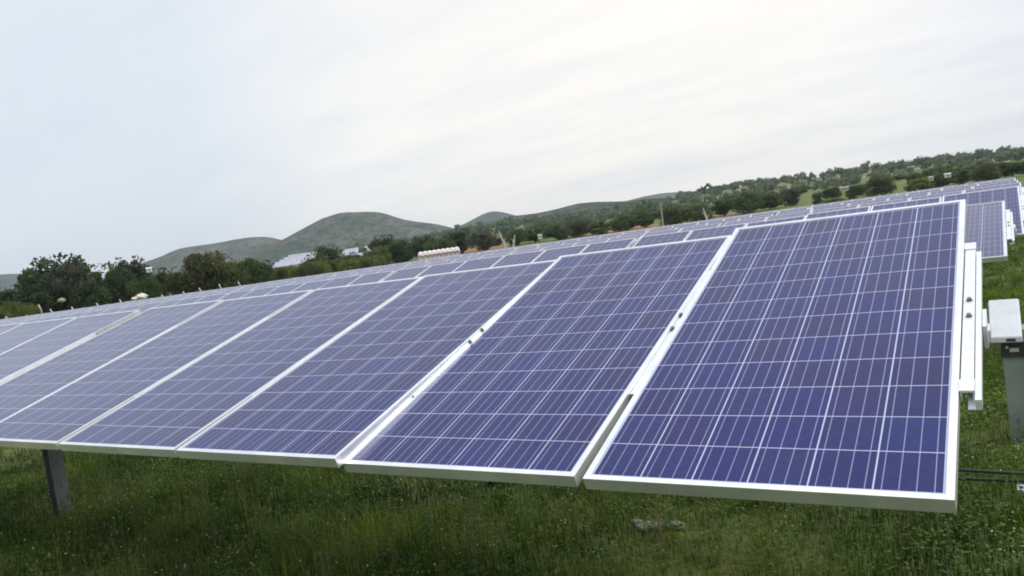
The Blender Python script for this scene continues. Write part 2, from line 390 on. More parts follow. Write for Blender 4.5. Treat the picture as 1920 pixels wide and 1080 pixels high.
# ------------------------------------------------------------ ground
def ground_mat():
    m = bpy.data.materials.new('meadow_ground'); m.use_nodes = True; t = m.node_tree; n = t.nodes; l = t.links; b = n['Principled BSDF']
    b.inputs['Roughness'].default_value = .9; b.inputs['Specular IOR Level'].default_value = .1
    g = n.new('ShaderNodeNewGeometry')
    def noise(s, d=6):
        k = n.new('ShaderNodeTexNoise'); k.inputs['Scale'].default_value = s; k.inputs['Detail'].default_value = d; l.new(g.outputs['Position'], k.inputs['Vector']); return k.outputs[0]
    def ramp(v, a, c0, c, c1):
        r = n.new('ShaderNodeValToRGB'); r.color_ramp.elements[0].position = a; r.color_ramp.elements[1].position = c
        r.color_ramp.elements[0].color = (*c0, 1); r.color_ramp.elements[1].color = (*c1, 1); l.new(v, r.inputs[0]); return r.outputs[0]
    def mix(f, a, c):
        k = n.new('ShaderNodeMix'); k.data_type = 'RGBA'; l.new(f, k.inputs[0]); l.new(a, k.inputs[6]); l.new(c, k.inputs[7]); return k.outputs[2]
    green = mix(ramp(noise(.9), .35, (0, 0, 0), .65, (1, 1, 1)), ramp(noise(14), .3, (.055, .085, .02), .7, (.13, .165, .05)), ramp(noise(6), .3, (.085, .115, .03), .7, (.18, .19, .07)))
    soil = ramp(noise(3), .3, (.20, .10, .055), .7, (.30, .20, .10))
    va = n.new('ShaderNodeVertexColor'); va.layer_name = 'tint'
    sx = n.new('ShaderNodeSeparateColor'); l.new(va.outputs[0], sx.inputs[0])
    a = n.new('ShaderNodeMath'); a.operation = 'MULTIPLY_ADD'; l.new(noise(5), a.inputs[0]); a.inputs[1].default_value = .9; a.inputs[2].default_value = -.45
    ad = n.new('ShaderNodeMath'); ad.operation = 'ADD'; l.new(sx.outputs[0], ad.inputs[0]); l.new(a.outputs[0], ad.inputs[1]); ad.use_clamp = True
    l.new(mix(ad.outputs[0], green, soil), b.inputs['Base Color'])
    bp = n.new('ShaderNodeBump'); bp.inputs['Strength'].default_value = .6; bp.inputs['Distance'].default_value = .06; l.new(noise(22), bp.inputs['Height']); l.new(bp.outputs[0], b.inputs['Normal'])
    return m
rad = np.concatenate([[0], np.geomspace(.5, 5000, 230)]); na = 420
# finer azimuth steps in front of the lens, coarser behind
az = np.concatenate([np.linspace(-10, 80, 330), np.linspace(80, 350, 91)[1:-1]]); az = np.radians(az); na = len(az)
RR, AA = np.meshgrid(rad, az, indexing='ij')
GX = CAM.x-np.sin(AA)*RR; GY = CAM.y+np.cos(AA)*RR; GZ = gz(GX, GY)
V = np.stack([GX, GY, GZ], -1).reshape(-1, 3)
i, j = np.meshgrid(np.arange(len(rad)-1), np.arange(na), indexing='ij'); j2 = (j+1) % na
Q = np.stack([i*na+j, (i+1)*na+j, (i+1)*na+j2, i*na+j2], -1).reshape(-1, 4)[:, ::-1]
ground = mesh_np('ground', V, Q, ground_mat(), smooth_=True)
tag(ground, 'grassy ground with bare brown patches', 'ground', kind='structure')
# bare soil: strips on the slope behind the field and small patches beside the pedestal
tint = np.zeros((len(V), 3)); aD = np.degrees(AA).ravel(); dD = RR.ravel()
def soil_az(px, py): return math.degrees(az_of(px, py))
def add_strip(p0, p1, y, d0, d1, s):
    a1, a0 = soil_az(p0, y), soil_az(p1, y)
    f = smooth((aD-a0)/.5)*smooth((a1-aD)/.5)*smooth((dD-d0)/10)*smooth((d1-dD)/30)
    tint[:, 0] = np.maximum(tint[:, 0], f*s)
add_strip(860, 960, 465, 140, 230, .8); add_strip(1090, 1240, 430, 140, 230, 1.0); add_strip(1330, 1410, 402, 140, 220, .9); add_strip(950, 1100, 450, 150, 190, .35)
SPOTS = []
for (px_i, py_i, r_, s) in ((1880, 840, .30, .8), (1840, 775, .35, .6), (1905, 800, .3, .7), (1222, 990, .16, .7), (1885, 725, .4, .5)):
    sp_ = ghit(px_i, py_i); SPOTS.append((sp_.x, sp_.y, r_, s*.5))
for (x, y, r_, s) in SPOTS:
    tint[:, 0] = np.maximum(tint[:, 0], s*np.exp(-((V[:, 0]-x)**2+(V[:, 1]-y)**2)/r_**2))
col_attr(ground, tint)

# ------------------------------------------------------------ grass
def leaf_mat(name, c0, c1, c2, scale=1.5, trans=.25, dark=None, fine=9.0):
    m = bpy.data.materials.new(name); m.use_nodes = True; t = m.node_tree; n = t.nodes; l = t.links; b = n['Principled BSDF']
    b.inputs['Roughness'].default_value = .6; b.inputs['Specular IOR Level'].default_value = .25
    g = n.new('ShaderNodeNewGeometry'); k = n.new('ShaderNodeTexNoise'); k.inputs['Scale'].default_value = scale; k.inputs['Detail'].default_value = 5
    l.new(g.outputs['Position'], k.inputs['Vector'])
    r = n.new('ShaderNodeValToRGB'); e = r.color_ramp.elements; e[0].position = .34; e[0].color = (*c0, 1); e[1].position = .68; e[1].color = (*c2, 1); x = e.new(.5); x.color = (*c1, 1)
    ad = n.new('ShaderNodeMath'); ad.operation = 'MULTIPLY_ADD'; l.new(g.outputs['Random Per Island'], ad.inputs[0]); ad.inputs[1].default_value = .22; 
    s = n.new('ShaderNodeMath'); s.operation = 'SUBTRACT'; l.new(k.outputs[0], s.inputs[0]); s.inputs[1].default_value = .11; l.new(s.outputs[0], ad.inputs[2])
    l.new(ad.outputs[0], r.inputs[0]); l.new(r.outputs[0], b.inputs['Base Color'])
    tr = n.new('ShaderNodeBsdfTranslucent'); l.new(r.outputs[0], tr.inputs[0]); mx = n.new('ShaderNodeMixShader'); mx.inputs[0].default_value = trans
    l.new(b.outputs[0], mx.inputs[1]); l.new(tr.outputs[0], mx.inputs[2]); l.new(mx.outputs[0], n['Material Output'].inputs[0])
    return m
M_GRASS = leaf_mat('grass_blades', (.018, .046, .006), (.068, .130, .012), (.20, .26, .036), .8, .35)
M_WEED = leaf_mat('weed_leaves', (.020, .052, .009), (.052, .108, .016), (.13, .20, .036), 2.0, .3)
def blades(P, h, wd, lean=.55):
    n = len(P); th = rng.uniform(0, 2*np.pi, n); la = rng.normal(0, lean, n); hh = h*rng.uniform(.45, 1.25, n); ww = wd*rng.uniform(.6, 1.3, n)
    dx, dy = np.cos(th), np.sin(th); lx, ly = -dy, dx
    b0 = P-np.stack([dx*ww/2, dy*ww/2, np.full(n, .02)], 1); b1 = P+np.stack([dx*ww/2, dy*ww/2, np.full(n, -.02)], 1)
    mx = P+np.stack([lx*la*hh*.25, ly*la*hh*.25, hh*.6], 1); m0 = mx-np.stack([dx*ww*.35, dy*ww*.35, 0*hh], 1); m1 = mx+np.stack([dx*ww*.35, dy*ww*.35, 0*hh], 1)
    tp = P+np.stack([lx*la*hh, ly*la*hh, hh*np.cos(np.clip(la, -1.2, 1.2))], 1)
    V = np.stack([b0, b1, m1, m0, tp], 1).reshape(-1, 3); o = np.arange(n)[:, None]*5
    return V, o+np.array([[0, 1, 2, 3]]), o+np.array([[3, 2, 4]])
def scatter(n, rmin, rmax, a0, a1, clump=0):
    a = np.radians(rng.uniform(a0, a1, n)); d = np.sqrt(rng.uniform(rmin**2, rmax**2, n))
    x = CAM.x-np.sin(a)*d; y = CAM.y+np.cos(a)*d
    if clump:
        c = rng.integers(0, max(1, n//clump), n); cx, cy = x[c], y[c]; x = cx+rng.normal(0, .045, n); y = cy+rng.normal(0, .045, n)
    return x, y
parts = []
M_GRASS_LIT = leaf_mat('grass_lit_tone', (.050, .100, .010), (.115, .200, .018), (.22, .30, .045), 1.4, .4)  # same grass with a brighter colour standing for sun on the open lane
for (n, r0_, r1_, a0, a1, h, wd, cl_) in ((105000, 3.0, 9.5, -8, 76, .12, .006, 0), (40000, 3.0, 9, -8, 76, .19, .006, 14), (35000, 9, 16, -6, 78, .18, .012, 10),
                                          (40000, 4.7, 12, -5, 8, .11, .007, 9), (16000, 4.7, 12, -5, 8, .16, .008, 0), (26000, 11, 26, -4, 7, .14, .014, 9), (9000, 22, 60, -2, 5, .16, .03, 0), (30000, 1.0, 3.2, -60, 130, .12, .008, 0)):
    x, y = scatter(n, r0_, r1_, a0, a1, cl_)
    # thin the grass on the bare soil patches
    keep = np.ones(len(x), bool)
    for (sx_, sy_, sr, s) in SPOTS:
        keep &= rng.uniform(0, 1, len(x)) > s*np.exp(-((x-sx_)**2+(y-sy_)**2)/sr**2)
    if a1 > 20:            # the open lane gets the brighter copy, with sunlight in its colour
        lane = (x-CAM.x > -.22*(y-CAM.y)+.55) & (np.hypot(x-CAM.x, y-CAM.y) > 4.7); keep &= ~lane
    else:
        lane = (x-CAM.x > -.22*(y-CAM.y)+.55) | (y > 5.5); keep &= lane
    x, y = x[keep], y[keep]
    hv = h*(.75+.5*np.sin(x*1.7+y*.6)*np.sin(y*1.9-.7*x)*.8)
    parts.append(blades(np.stack([x, y, gz(x, y)], 1), hv, wd))
for sel, mm, lb in (((0, 1, 2, 7), M_GRASS, 'tall dark green grass growing under and in front of the panels'), ((3, 4, 5, 6), M_GRASS_LIT, 'grass in the open lane at the row ends, sunlight painted as brighter green')):
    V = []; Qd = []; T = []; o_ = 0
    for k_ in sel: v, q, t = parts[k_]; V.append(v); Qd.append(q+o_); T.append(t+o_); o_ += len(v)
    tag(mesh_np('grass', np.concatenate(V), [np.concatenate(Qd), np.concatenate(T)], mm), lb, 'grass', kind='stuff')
# broad-leaved weeds
def leaves(P, size, up=.35):
    n = len(P); d = rng.normal(size=(n, 3)); d[:, 2] = np.abs(d[:, 2])*up; d /= np.linalg.norm(d, axis=1)[:, None]
    s = np.cross(d, [0, 0, 1]); s /= np.linalg.norm(s, axis=1)[:, None]+1e-6; sz = (size*rng.uniform(.6, 1.4, n))[:, None]
    V = np.stack([P, P+d*sz*.5+s*sz*.28, P+d*sz, P+d*sz*.5-s*sz*.28], 1).reshape(-1, 3)
    return V, np.arange(n)[:, None]*4+np.array([[0, 1, 2, 3]])
x, y = scatter(120000, 3.2, 10, -8, 76, 22); z = gz(x, y)+rng.uniform(.02, .2, len(x))
x2, y2 = scatter(16000, 6, 24, -4, 7, 20); z2 = gz(x2, y2)+rng.uniform(.02, .16, len(x2))
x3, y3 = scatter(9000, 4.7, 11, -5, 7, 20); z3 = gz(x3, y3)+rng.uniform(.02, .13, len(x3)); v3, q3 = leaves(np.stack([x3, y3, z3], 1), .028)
tag(mesh_np('weeds', v3, q3, M_GRASS_LIT), 'leafy weeds in the open lane beside the pedestal, sunlight painted as brighter green', 'weeds', kind='stuff')  # lane weeds share the colour brightened for the sun
v1, q1 = leaves(np.stack([x, y, z], 1), .020); v2, q2 = leaves(np.stack([x2, y2, z2], 1), .045)
g = mesh_np('weeds', np.concatenate([v1, v2]), np.concatenate([q1, q2+len(v1)]), M_WEED)
tag(g, 'low leafy weeds and clover mixed through the grass', 'weeds', kind='stuff')
M_FLOWER = mat('flower_heads', (.62, .64, .48), .7)
n = 2600; x, y = scatter(n, 3.3, 10, -8, 76, 3); z = gz(x, y)+rng.uniform(.12, .24, len(x)); P = np.stack([x, y, z], 1); r_ = rng.uniform(.002, .0055, n)[:, None, None]
oct_ = np.array([(1, 0, 0), (0, 1, 0), (-1, 0, 0), (0, -1, 0), (0, 0, .8), (0, 0, -.8)])
V = (P[:, None]+oct_[None]*r_).reshape(-1, 3); F = (np.arange(n)[:, None, None]*6+np.array([[(0, 1, 4), (1, 2, 4), (2, 3, 4), (3, 0, 4), (1, 0, 5), (2, 1, 5), (3, 2, 5), (0, 3, 5)]])).reshape(-1, 3)
g = mesh_np('wildflowers', V, F, M_FLOWER); tag(g, 'tiny pale flower heads dotted through the grass', 'wildflowers', kind='stuff')

# taller seeding stalks, thinly spread and in loose patches
x, y = scatter(2600, 3.4, 10, -6, 74, 9); hs_ = rng.uniform(.25, .42, len(x))
v, q, t_ = blades(np.stack([x, y, gz(x, y)], 1), hs_, .0045, .22)
tip = v.reshape(-1, 5, 3)[:, 4]; n = len(tip); rr_ = rng.uniform(.004, .008, n)[:, None, None]
ov = (tip[:, None]+oct_[None]*rr_*np.array([1, 1, 3.2])).reshape(-1, 3)
of = (np.arange(n)[:, None, None]*6+np.array([[(0, 1, 4), (1, 2, 4), (2, 3, 4), (3, 0, 4), (1, 0, 5), (2, 1, 5), (3, 2, 5), (0, 3, 5)]])).reshape(-1, 3)+len(v)
g = mesh_np('seed_stalks', np.concatenate([v, ov]), [q, np.concatenate([t_, of])], leaf_mat('dry_stalks', (.07, .09, .025), (.13, .13, .05), (.24, .20, .11), 1.3, .25))
tag(g, 'thin taller stalks with brown seed heads rising from the grass', 'grass stalks', kind='stuff')
# pale stones in the grass under the nearest row's right half
p = ghit(1222, 992)
for k, (dx, dy, sx_, sy_) in enumerate(((0, 0, .085, .06), (.12, .04, .05, .04), (-.10, .03, .04, .035))):
    me = bpy.data.meshes.new('flat_stone'); import bmesh
    bm = bmesh.new(); bmesh.ops.create_icosphere(bm, subdivisions=3, radius=1)
    for v in bm.verts:
        q_ = v.co; v.co = Vector((q_.x*sx_, q_.y*sy_, q_.z*.022))*(1+.16*math.sin(q_.x*5+k)*math.cos(q_.y*4+q_.z*3))
    bm.to_mesh(me); bm.free(); o = bpy.data.objects.new('flat_stone', me); C.objects.link(o)
    if k == 0: M_STONE = mat('pale_stone', (.27, .27, .22), .9, noise=(22, (.13, .15, .09), .3), bump=.5, bscale=30)
    me.materials.append(M_STONE); gx, gy = p.x+dx, p.y+dy; o.location = (gx, gy, gzf(gx, gy)+.012)
    tag(o, ('largest pale flat stone in the grass below the nearest row', 'small pale stone right of the largest flat stone', 'small pale stone left of the largest flat stone')[k], 'stone', 'pale stones in the grass')

# ------------------------------------------------------------ control pedestal at the right edge
pb = empty('control_pedestal', (.165, 2.50, gzf(.165, 2.5))); tag(pb, 'grey green steel pedestal with a white sloping hood beside the panel rows', 'control box')
zh = 1.16-.335-pb.location.z    # hood top height
b = MB(); b.box((-.002, 0, .33), (.23, .17, .70), taper=.98); b.box((.02, 0, .01), (.24, .22, .03)); b.build('column', M_PED, pb)
b = MB(); b.box((.0, .0, zh-.272), (.24, .20, .085)); b.build('junction_band', M_DARK, pb)
b = MB()   # hood: sloping white lid with folded skirt
hw, y0, y1 = .079, -.15, .12
V = [(-hw-.0, y0, zh-.22), (hw, y0, zh-.22), (hw, y1, zh-.235), (-hw, y1, zh-.235), (-hw, y0, zh-.185), (hw, y0, zh-.185), (hw, y1, zh-.0), (-hw, y1, zh-.0)]
b.add(V, [(0, 3, 2, 1), (4, 5, 6, 7), (0, 1, 5, 4), (1, 2, 6, 5), (2, 3, 7, 6), (3, 0, 4, 7)])
hood = b.build('hood', M_WHITE, pb); hood.location.x = -.088
bv = hood.modifiers.new('bevel', 'BEVEL'); bv.width = .008; bv.segments = 3
b = MB(); b.box((-.065, -.153, zh-.202), (.045, .006, .016)); b.build('latch', M_DARK, pb)
b = MB(); b.box((-.055, -.1025, zh-.272), (.045, .004, .022)); b.build('nameplate', mat('nameplate', (.5, .55, .5), .5), pb)
b = MB(); b.tube([(.03, -.115, zh-.30), (.03, -.118, zh-.5), (.035, -.12, .1), (.05, -.20, .02)], .009, 8); b.build('conduit', M_CABLE, pb, True)
for bx_ in (-.09, .09):
    b = MB(); b.tube([(bx_, -.099, zh-.255), (bx_, -.108, zh-.255)], .008, 6); b.build('screw', M_GALV, pb)
# twin cables on a low support, running along the row direction near the ground
for k, (dz, lb) in enumerate(((0, 'upper of two black cables strung low above the grass'), (-.034, 'lower of two black cables strung low above the grass'))):
    b = MB(); zc = gzf(0, 1.35)+.165+dz
    b.tube([(x_, 1.35+.004*math.sin(x_*2+k), zc-.008*math.sin(x_*3+k*2)) for x_ in np.linspace(-6, 2.6, 40)], .0085, 8)
    tag(b.build('cable', M_CABLE, None, True), lb, 'cable', 'pair of black cables beside the pedestal')
for x_, lb in ((.125, 'low dark block with a white cap under the two cables beside the pedestal'), (-2.9, 'low dark block with a white cap under the cables below the nearest row'),):
    cs = empty('cable_support', (x_, 1.30, gzf(x_, 1.3))); tag(cs, lb, 'support', 'low supports of the black cables')
    b = MB(); b.box((0, 0, .035), (.09, .16, .12), taper=.9); b.build('block', M_DARK, cs)
    b = MB(); b.box((0, 0, .102), (.085, .07, .014)); b.box((-.02, 0, .113), (.03, .03, .01)); b.build('cap', M_WHITE, cs)

# ------------------------------------------------------------ hills
def hill_mat(name, c0, c1, scale, bushes=.5):
    m = bpy.data.materials.new(name); m.use_nodes = True; t = m.node_tree; n = t.nodes; l = t.links; b = n['Principled BSDF']
    b.inputs['Roughness'].default_value = .95; b.inputs['Specular IOR Level'].default_value = 0
    g = n.new('ShaderNodeNewGeometry')
    def noise(s, d=8, r=.65):
        k = n.new('ShaderNodeTexNoise'); k.inputs['Scale'].default_value = s; k.inputs['Detail'].default_value = d; k.inputs['Roughness'].default_value = r
        l.new(g.outputs['Position'], k.inputs['Vector']); return k.outputs[0]
    r = n.new('ShaderNodeValToRGB'); e = r.color_ramp.elements; e[0].position = .36; e[0].color = (*c0, 1); e[1].position = .64; e[1].color = (*c1, 1); l.new(noise(scale), r.inputs[0])
    v = n.new('ShaderNodeValToRGB'); e = v.color_ramp.elements; e[0].position = .38; e[0].color = (.22, .26, .22, 1); e[1].position = .58; e[1].color = (1, 1, 1, 1); l.new(noise(scale*6, 5), v.inputs[0])
    mx = n.new('ShaderNodeMix'); mx.data_type = 'RGBA'; mx.blend_type = 'MULTIPLY'; mx.inputs[0].default_value = bushes; l.new(r.outputs[0], mx.inputs[6]); l.new(v.outputs[0], mx.inputs[7])
    vo = n.new('ShaderNodeTexVoronoi'); vo.inputs['Scale'].default_value = scale*5.5; l.new(g.outputs['Position'], vo.inputs['Vector'])
    vr = n.new('ShaderNodeValToRGB'); e = vr.color_ramp.elements; e[0].position = .26; e[0].color = (.22, .33, .22, 1); e[1].position = .46; e[1].color = (1, 1, 1, 1); l.new(vo.outputs['Distance'], vr.inputs[0])
    m2 = n.new('ShaderNodeMix'); m2.data_type = 'RGBA'; m2.blend_type = 'MULTIPLY'; m2.inputs[0].default_value = .9; l.new(mx.outputs[2], m2.inputs[6]); l.new(vr.outputs[0], m2.inputs[7]); l.new(m2.outputs[2], b.inputs['Base Color'])
    return m
def vnoise(a, seed, f):
    r = np.random.default_rng(seed); o = np.zeros_like(a)
    for k in range(6): o += np.sin(a*f*(1.7**k)+r.uniform(0, 6.28))*(.6**k)
    return o/2
HILLS = {}
def make_hill(name, D, W, pts, mtl, label, rough=.02, base=-6, edge=0):
    """silhouette pts in photo pixels -> a real ridge at distance D, W metres deep"""
    a = np.array([az_of(*p) for p in pts]); 
    h = np.array([at_h(p[0], p[1], D).z for p in pts]); o = np.argsort(a); a, h = a[o], h[o]
    na_ = int((a[-1]-a[0])*D/max(3.0, D*.0045))+8; aa = np.linspace(a[0], a[-1], na_)
    k = np.interp(aa, a, h); ker = np.ones(5)/5; kp = np.pad(k, 2, 'edge'); k = np.convolve(kp, ker, 'valid')
    # extend both flanks down to the plain
    t = np.linspace(-1, 1, 41); AAz, T = np.meshgrid(aa, t); H = np.tile(k, (len(t), 1))
    prof = np.cos(np.clip(T, -1, 1)*np.pi/2)**1.15
    Dm = D+T*W*(1+.15*np.sin(AAz*23))
    Hz = base+(H-base)*prof
    nz = vnoise(AAz*D/45, 3, 1.0)+vnoise(Dm/60+AAz*D/70, 9, 1.0)
    Hz += nz*rough*(H-base)*np.sin(np.abs(T)*np.pi)*1.6
    X = CAM.x-np.sin(AAz)*Dm; Y = CAM.y+np.cos(AAz)*Dm
    V = np.stack([X, Y, Hz], -1).reshape(-1, 3); nr = len(t); nc = na_
    i, j = np.meshgrid(np.arange(nr-1), np.arange(nc-1), indexing='ij')
    Q = np.stack([i*nc+j, (i+1)*nc+j, (i+1)*nc+j+1, i*nc+j+1], -1).reshape(-1, 4)[:, ::-1]
    ob = mesh_np(name, V, Q, mtl, smooth_=True); tag(ob, label, 'hill', kind='structure')
    def f(az_, d):            # surface height on this hill
        hh = np.interp(az_, aa, k); tt = (d-D)/(W*(1+.15*np.sin(az_*23))); p_ = np.cos(np.clip(tt, -1, 1)*np.pi/2)**1.15
        z_ = base+(hh-base)*p_; nzz = vnoise(az_*D/45, 3, 1.0)+vnoise(d/60+az_*D/70, 9, 1.0)
        return z_+nzz*rough*(hh-base)*np.sin(np.minimum(np.abs(tt), 1)*np.pi)*1.6
    HILLS[name+str(D)] = f
    return f
HM1 = hill_mat('hill_scrub', (.030, .068, .036), (.125, .120, .100), .010, 1.0)
HM2 = hill_mat('hill_far', (.032, .060, .048), (.08, .088, .078), .008, .8)
HM3 = hill_mat('hill_wooded', (.13, .17, .07), (.30, .28, .17), .03, .25)
make_hill('hill', 2900, 500, [(-260, 560), (-150, 530), (-60, 520), (0, 515), (40, 513), (70, 517), (130, 560), (160, 590)], HM2, 'low blue hill far off at the left edge', .02)
make_hill('hill', 2300, 420, [(150, 590), (200, 530), (268, 493), (300, 484), (330, 467), (362, 462), (410, 455), (450, 447), (490, 445), (525, 450), (560, 458), (640, 480), (720, 500)], HM1, 'left shoulder hill lower than the main hill', .03)
make_hill('hill', 1900, 420, [(380, 540), (450, 490), (500, 462), (530, 450), (560, 433), (600, 412), (638, 401), (680, 399), (716, 398), (745, 409), (775, 415), (820, 420), (850, 428), (880, 436), (950, 450), (1020, 470)], HM1, 'broad rounded main hill', .03)
make_hill('hill', 2600, 400, [(760, 470), (820, 440), (862, 424), (888, 411), (915, 396), (940, 397), (965, 404), (1010, 412), (1060, 425), (1130, 450)], HM2, 'small pointed hill right of the main hill', .02)
make_hill('hill', 3000, 420, [(1080, 410), (1150, 383), (1200, 370), (1245, 362), (1295, 358), (1330, 362), (1400, 368), (1480, 380)], HM2, 'pale far hill behind the wooded ridge', .02)
make_hill('hill', 1200, 330, [(840, 470), (900, 420), (960, 406), (1000, 402), (1040, 394), (1080, 382), (1125, 379), (1175, 378), (1215, 372), (1290, 372), (1360, 375), (1450, 400)], HM1, 'low scrubby hill in the middle distance', .03)
fR = make_hill('ridge', 560, 240, [(500, 520), (600, 492), (700, 470), (800, 450), (860, 438), (960, 424), (1060, 411), (1160, 396), (1250, 380), (1320, 364), (1400, 349), (1500, 338), (1600, 324), (1700, 313), (1800, 300), (1920, 287), (2100, 270), (2400, 270), (2700, 320)], HM3, 'long wooded ridge rising to the right behind the field', .02, base=0)

# ------------------------------------------------------------ trees
M_BARK = mat('tree_bark', (.10, .085, .065), .9, noise=(6, (.17, .15, .12), .6))
LEAFM = dict(
 dark=leaf_mat('leaf_dark', (.022, .046, .020), (.045, .078, .028), (.090, .120, .046), .5, .4),
 green=leaf_mat('leaf_green', (.033, .070, .016), (.066, .115, .025), (.115, .165, .042), .5, .42),
 olive=leaf_mat('leaf_olive', (.050, .068, .022), (.092, .108, .034), (.145, .155, .055), .5, .42),
 grey=leaf_mat('leaf_grey', (.042, .058, .036), (.09, .10, .066), (.15, .16, .105), .5, .4),
 bright=leaf_mat('leaf_bright', (.07, .11, .02), (.13, .175, .03), (.20, .22, .06), .5, .25))
LEAFM['mid'] = leaf_mat('leaf_mid', (.045, .085, .035), (.088, .135, .050), (.155, .195, .080), .5, .42)
def crown_arrays(seed, W_, H_, base, nblob=16, per=230, leaf=.17, flat=.8, ragged=.5):
    r = np.random.default_rng(seed); P = []
    for k in range(nblob):
        a = r.uniform(0, 6.28); u = r.uniform(0, 1)**.5; hz = r.uniform(.0, 1)
        env = np.sqrt(max(0.05, 1-(hz*1.6-.72)**2*.9))
        c = np.array([math.cos(a)*u*W_/2*env*.80, math.sin(a)*u*W_/2*env*.80, base+(H_-base)*(.06+.82*hz)])
        s = r.uniform(.15, .27)*W_*(1-.25*hz); d = r.normal(size=(per, 3)); d /= np.linalg.norm(d, axis=1)[:, None]
        rr = r.uniform(.35, 1.1, per)**.6; P.append(c+d*rr[:, None]*np.array([s, s, s*flat]))
    # stray twigs for an uneven outline
    a = r.uniform(0, 6.28, int(per*nblob*.06)); hz = r.uniform(.1, 1.06, len(a)); e = np.sqrt(np.clip(1-(hz*1.5-.72)**2, .03, 1))
    u = r.uniform(.8, 1.0+.12*ragged, len(a)); P.append(np.stack([np.cos(a)*u*W_/2*e, np.sin(a)*u*W_/2*e, base+(H_-base)*hz], 1))
    P = np.concatenate(P); n = len(P)
    d = r.normal(size=(n, 3)); d /= np.linalg.norm(d, axis=1)[:, None]; s = np.cross(d, r.normal(size=(n, 3))); s /= np.linalg.norm(s, axis=1)[:, None]
    sz = (leaf*r.uniform(.6, 1.5, n))[:, None]
    V = np.stack([P-d*sz, P+s*sz*.55, P+d*sz, P-s*sz*.55], 1).reshape(-1, 3)
    return V, np.arange(n)[:, None]*4+np.array([[0, 1, 2, 3]])
def trunk_mb(seed, H_, W_, base, n=5):
    r = random.Random(seed); b = MB(); lean = r.uniform(-.06, .06)*H_
    b.tube([(0, 0, -.4), (0, 0, .1), (lean*.4, 0, base*.9), (lean, 0, H_*.62)], [.035*H_, .028*H_, .022*H_, .008*H_], 8)
    for k in range(n):
        a = k*6.28/n+r.uniform(-.4, .4); z0 = base*.8+r.random()*.15*H_
        b.tube([(lean*.4, 0, z0), (math.cos(a)*W_*.16, math.sin(a)*W_*.16, z0+.16*H_), (math.cos(a)*W_*.33, math.sin(a)*W_*.33, z0+.38*H_)], [.014*H_, .010*H_, .004*H_], 6)
    return b
PROT = {}
def proto_tree(kind, v):
    key = (kind, v)
    if key in PROT: return PROT[key]
    # unit trees 6 m tall
    W_, base = ((6.6, .7), (5.4, .5), (7.8, .8))[v]
    if kind == 'bright': W_, base = (7.5, .4), (7.5, .4); W_ = 7.5; base = .35
    V, Q = crown_arrays(11+v*7+hash_(kind), W_, 6, base, (24, 20, 28)[v], 260, .21)
    o = mesh_np('crown', V, Q, LEAFM[kind]); tr = trunk_mb(v+3, 6, W_, base).build('trunk', M_BARK)
    PROT[key] = (o, tr, W_); return PROT[key]
def hash_(s): return sum(ord(c)*(i+1) for i, c in enumerate(s)) % 91
used = set()
def tree(cx, top, wpx, D, kind, v, label, group, sink=0., name='tree', base_z=None):
    p = at_h(cx, top, D); z0 = (gzf(p.x, p.y) if base_z is None else base_z)-sink; H_ = p.z-z0
    depth = (p-CAM).dot(fw); Wm = wpx*depth/FPX
    o, tr, W0 = proto_tree(kind, v)
    root = empty(name, (p.x, p.y, z0), random.uniform(0, 6.28)); root.scale = (Wm/W0, Wm/W0, H_/6.15)
    for src in (tr, o):
        if src.name in used: c = src.copy(); C.objects.link(c)
        else: c = src; used.add(src.name)
        c.parent = root
    tag(root, label, 'shrub' if name == 'shrub' else 'tree', group); return root
GL = 'trees along the left side of the field'
for (cx, top, wd, D, kd, v, lb) in (
 (12, 538, 75, 108, 'dark', 1, 'low dark tree cut by the left edge of the picture'),
 (62, 505, 70, 112, 'green', 0, 'green tree at the left flank of the tallest dark tree'),
 (104, 482, 125, 106, 'dark', 0, 'tallest dark spreading tree at the far left'),
 (125, 492, 80, 104, 'grey', 1, 'greyish crown leaning out of the right side of the tallest dark tree'),
 (183, 497, 80, 112, 'green', 1, 'mid green round tree right of the tallest dark tree'),
 (238, 484, 80, 115, 'grey', 0, 'grey brown ragged tree in front of the left foot of the hills'),
 (222, 505, 60, 108, 'dark', 2, 'low dark tree between the mid green and the grey brown tree'),
 (292, 506, 66, 118, 'dark', 1, 'small dark tree before the start of the left hill'),
 (338, 500, 58, 112, 'olive', 1, 'small olive tree touching the left side of the big olive tree'),
 (385, 475, 100, 110, 'olive', 0, 'big olive brown tree in front of the left shoulder hill'),
 (430, 494, 66, 114, 'olive', 2, 'low olive tree touching the right side of the big olive tree'),
 (458, 487, 66, 122, 'green', 0, 'green tree at the right end of the left tree group'),
 (492, 490, 46, 124, 'dark', 1, 'small dark tree just left of the distant pale panel field'),
 (265, 522, 60, 104, 'green', 2, 'low green tree above the cream rock'),
 (165, 530, 70, 101, 'dark', 2, 'low dark tree standing closest to the fence'),
 (60, 545, 80, 103, 'dark', 0, 'dense dark low tree under the green tree at far left')):
    tree(cx, top, wd, D, kd, v, lb, GL)
GM = 'trees on the slope behind the field'
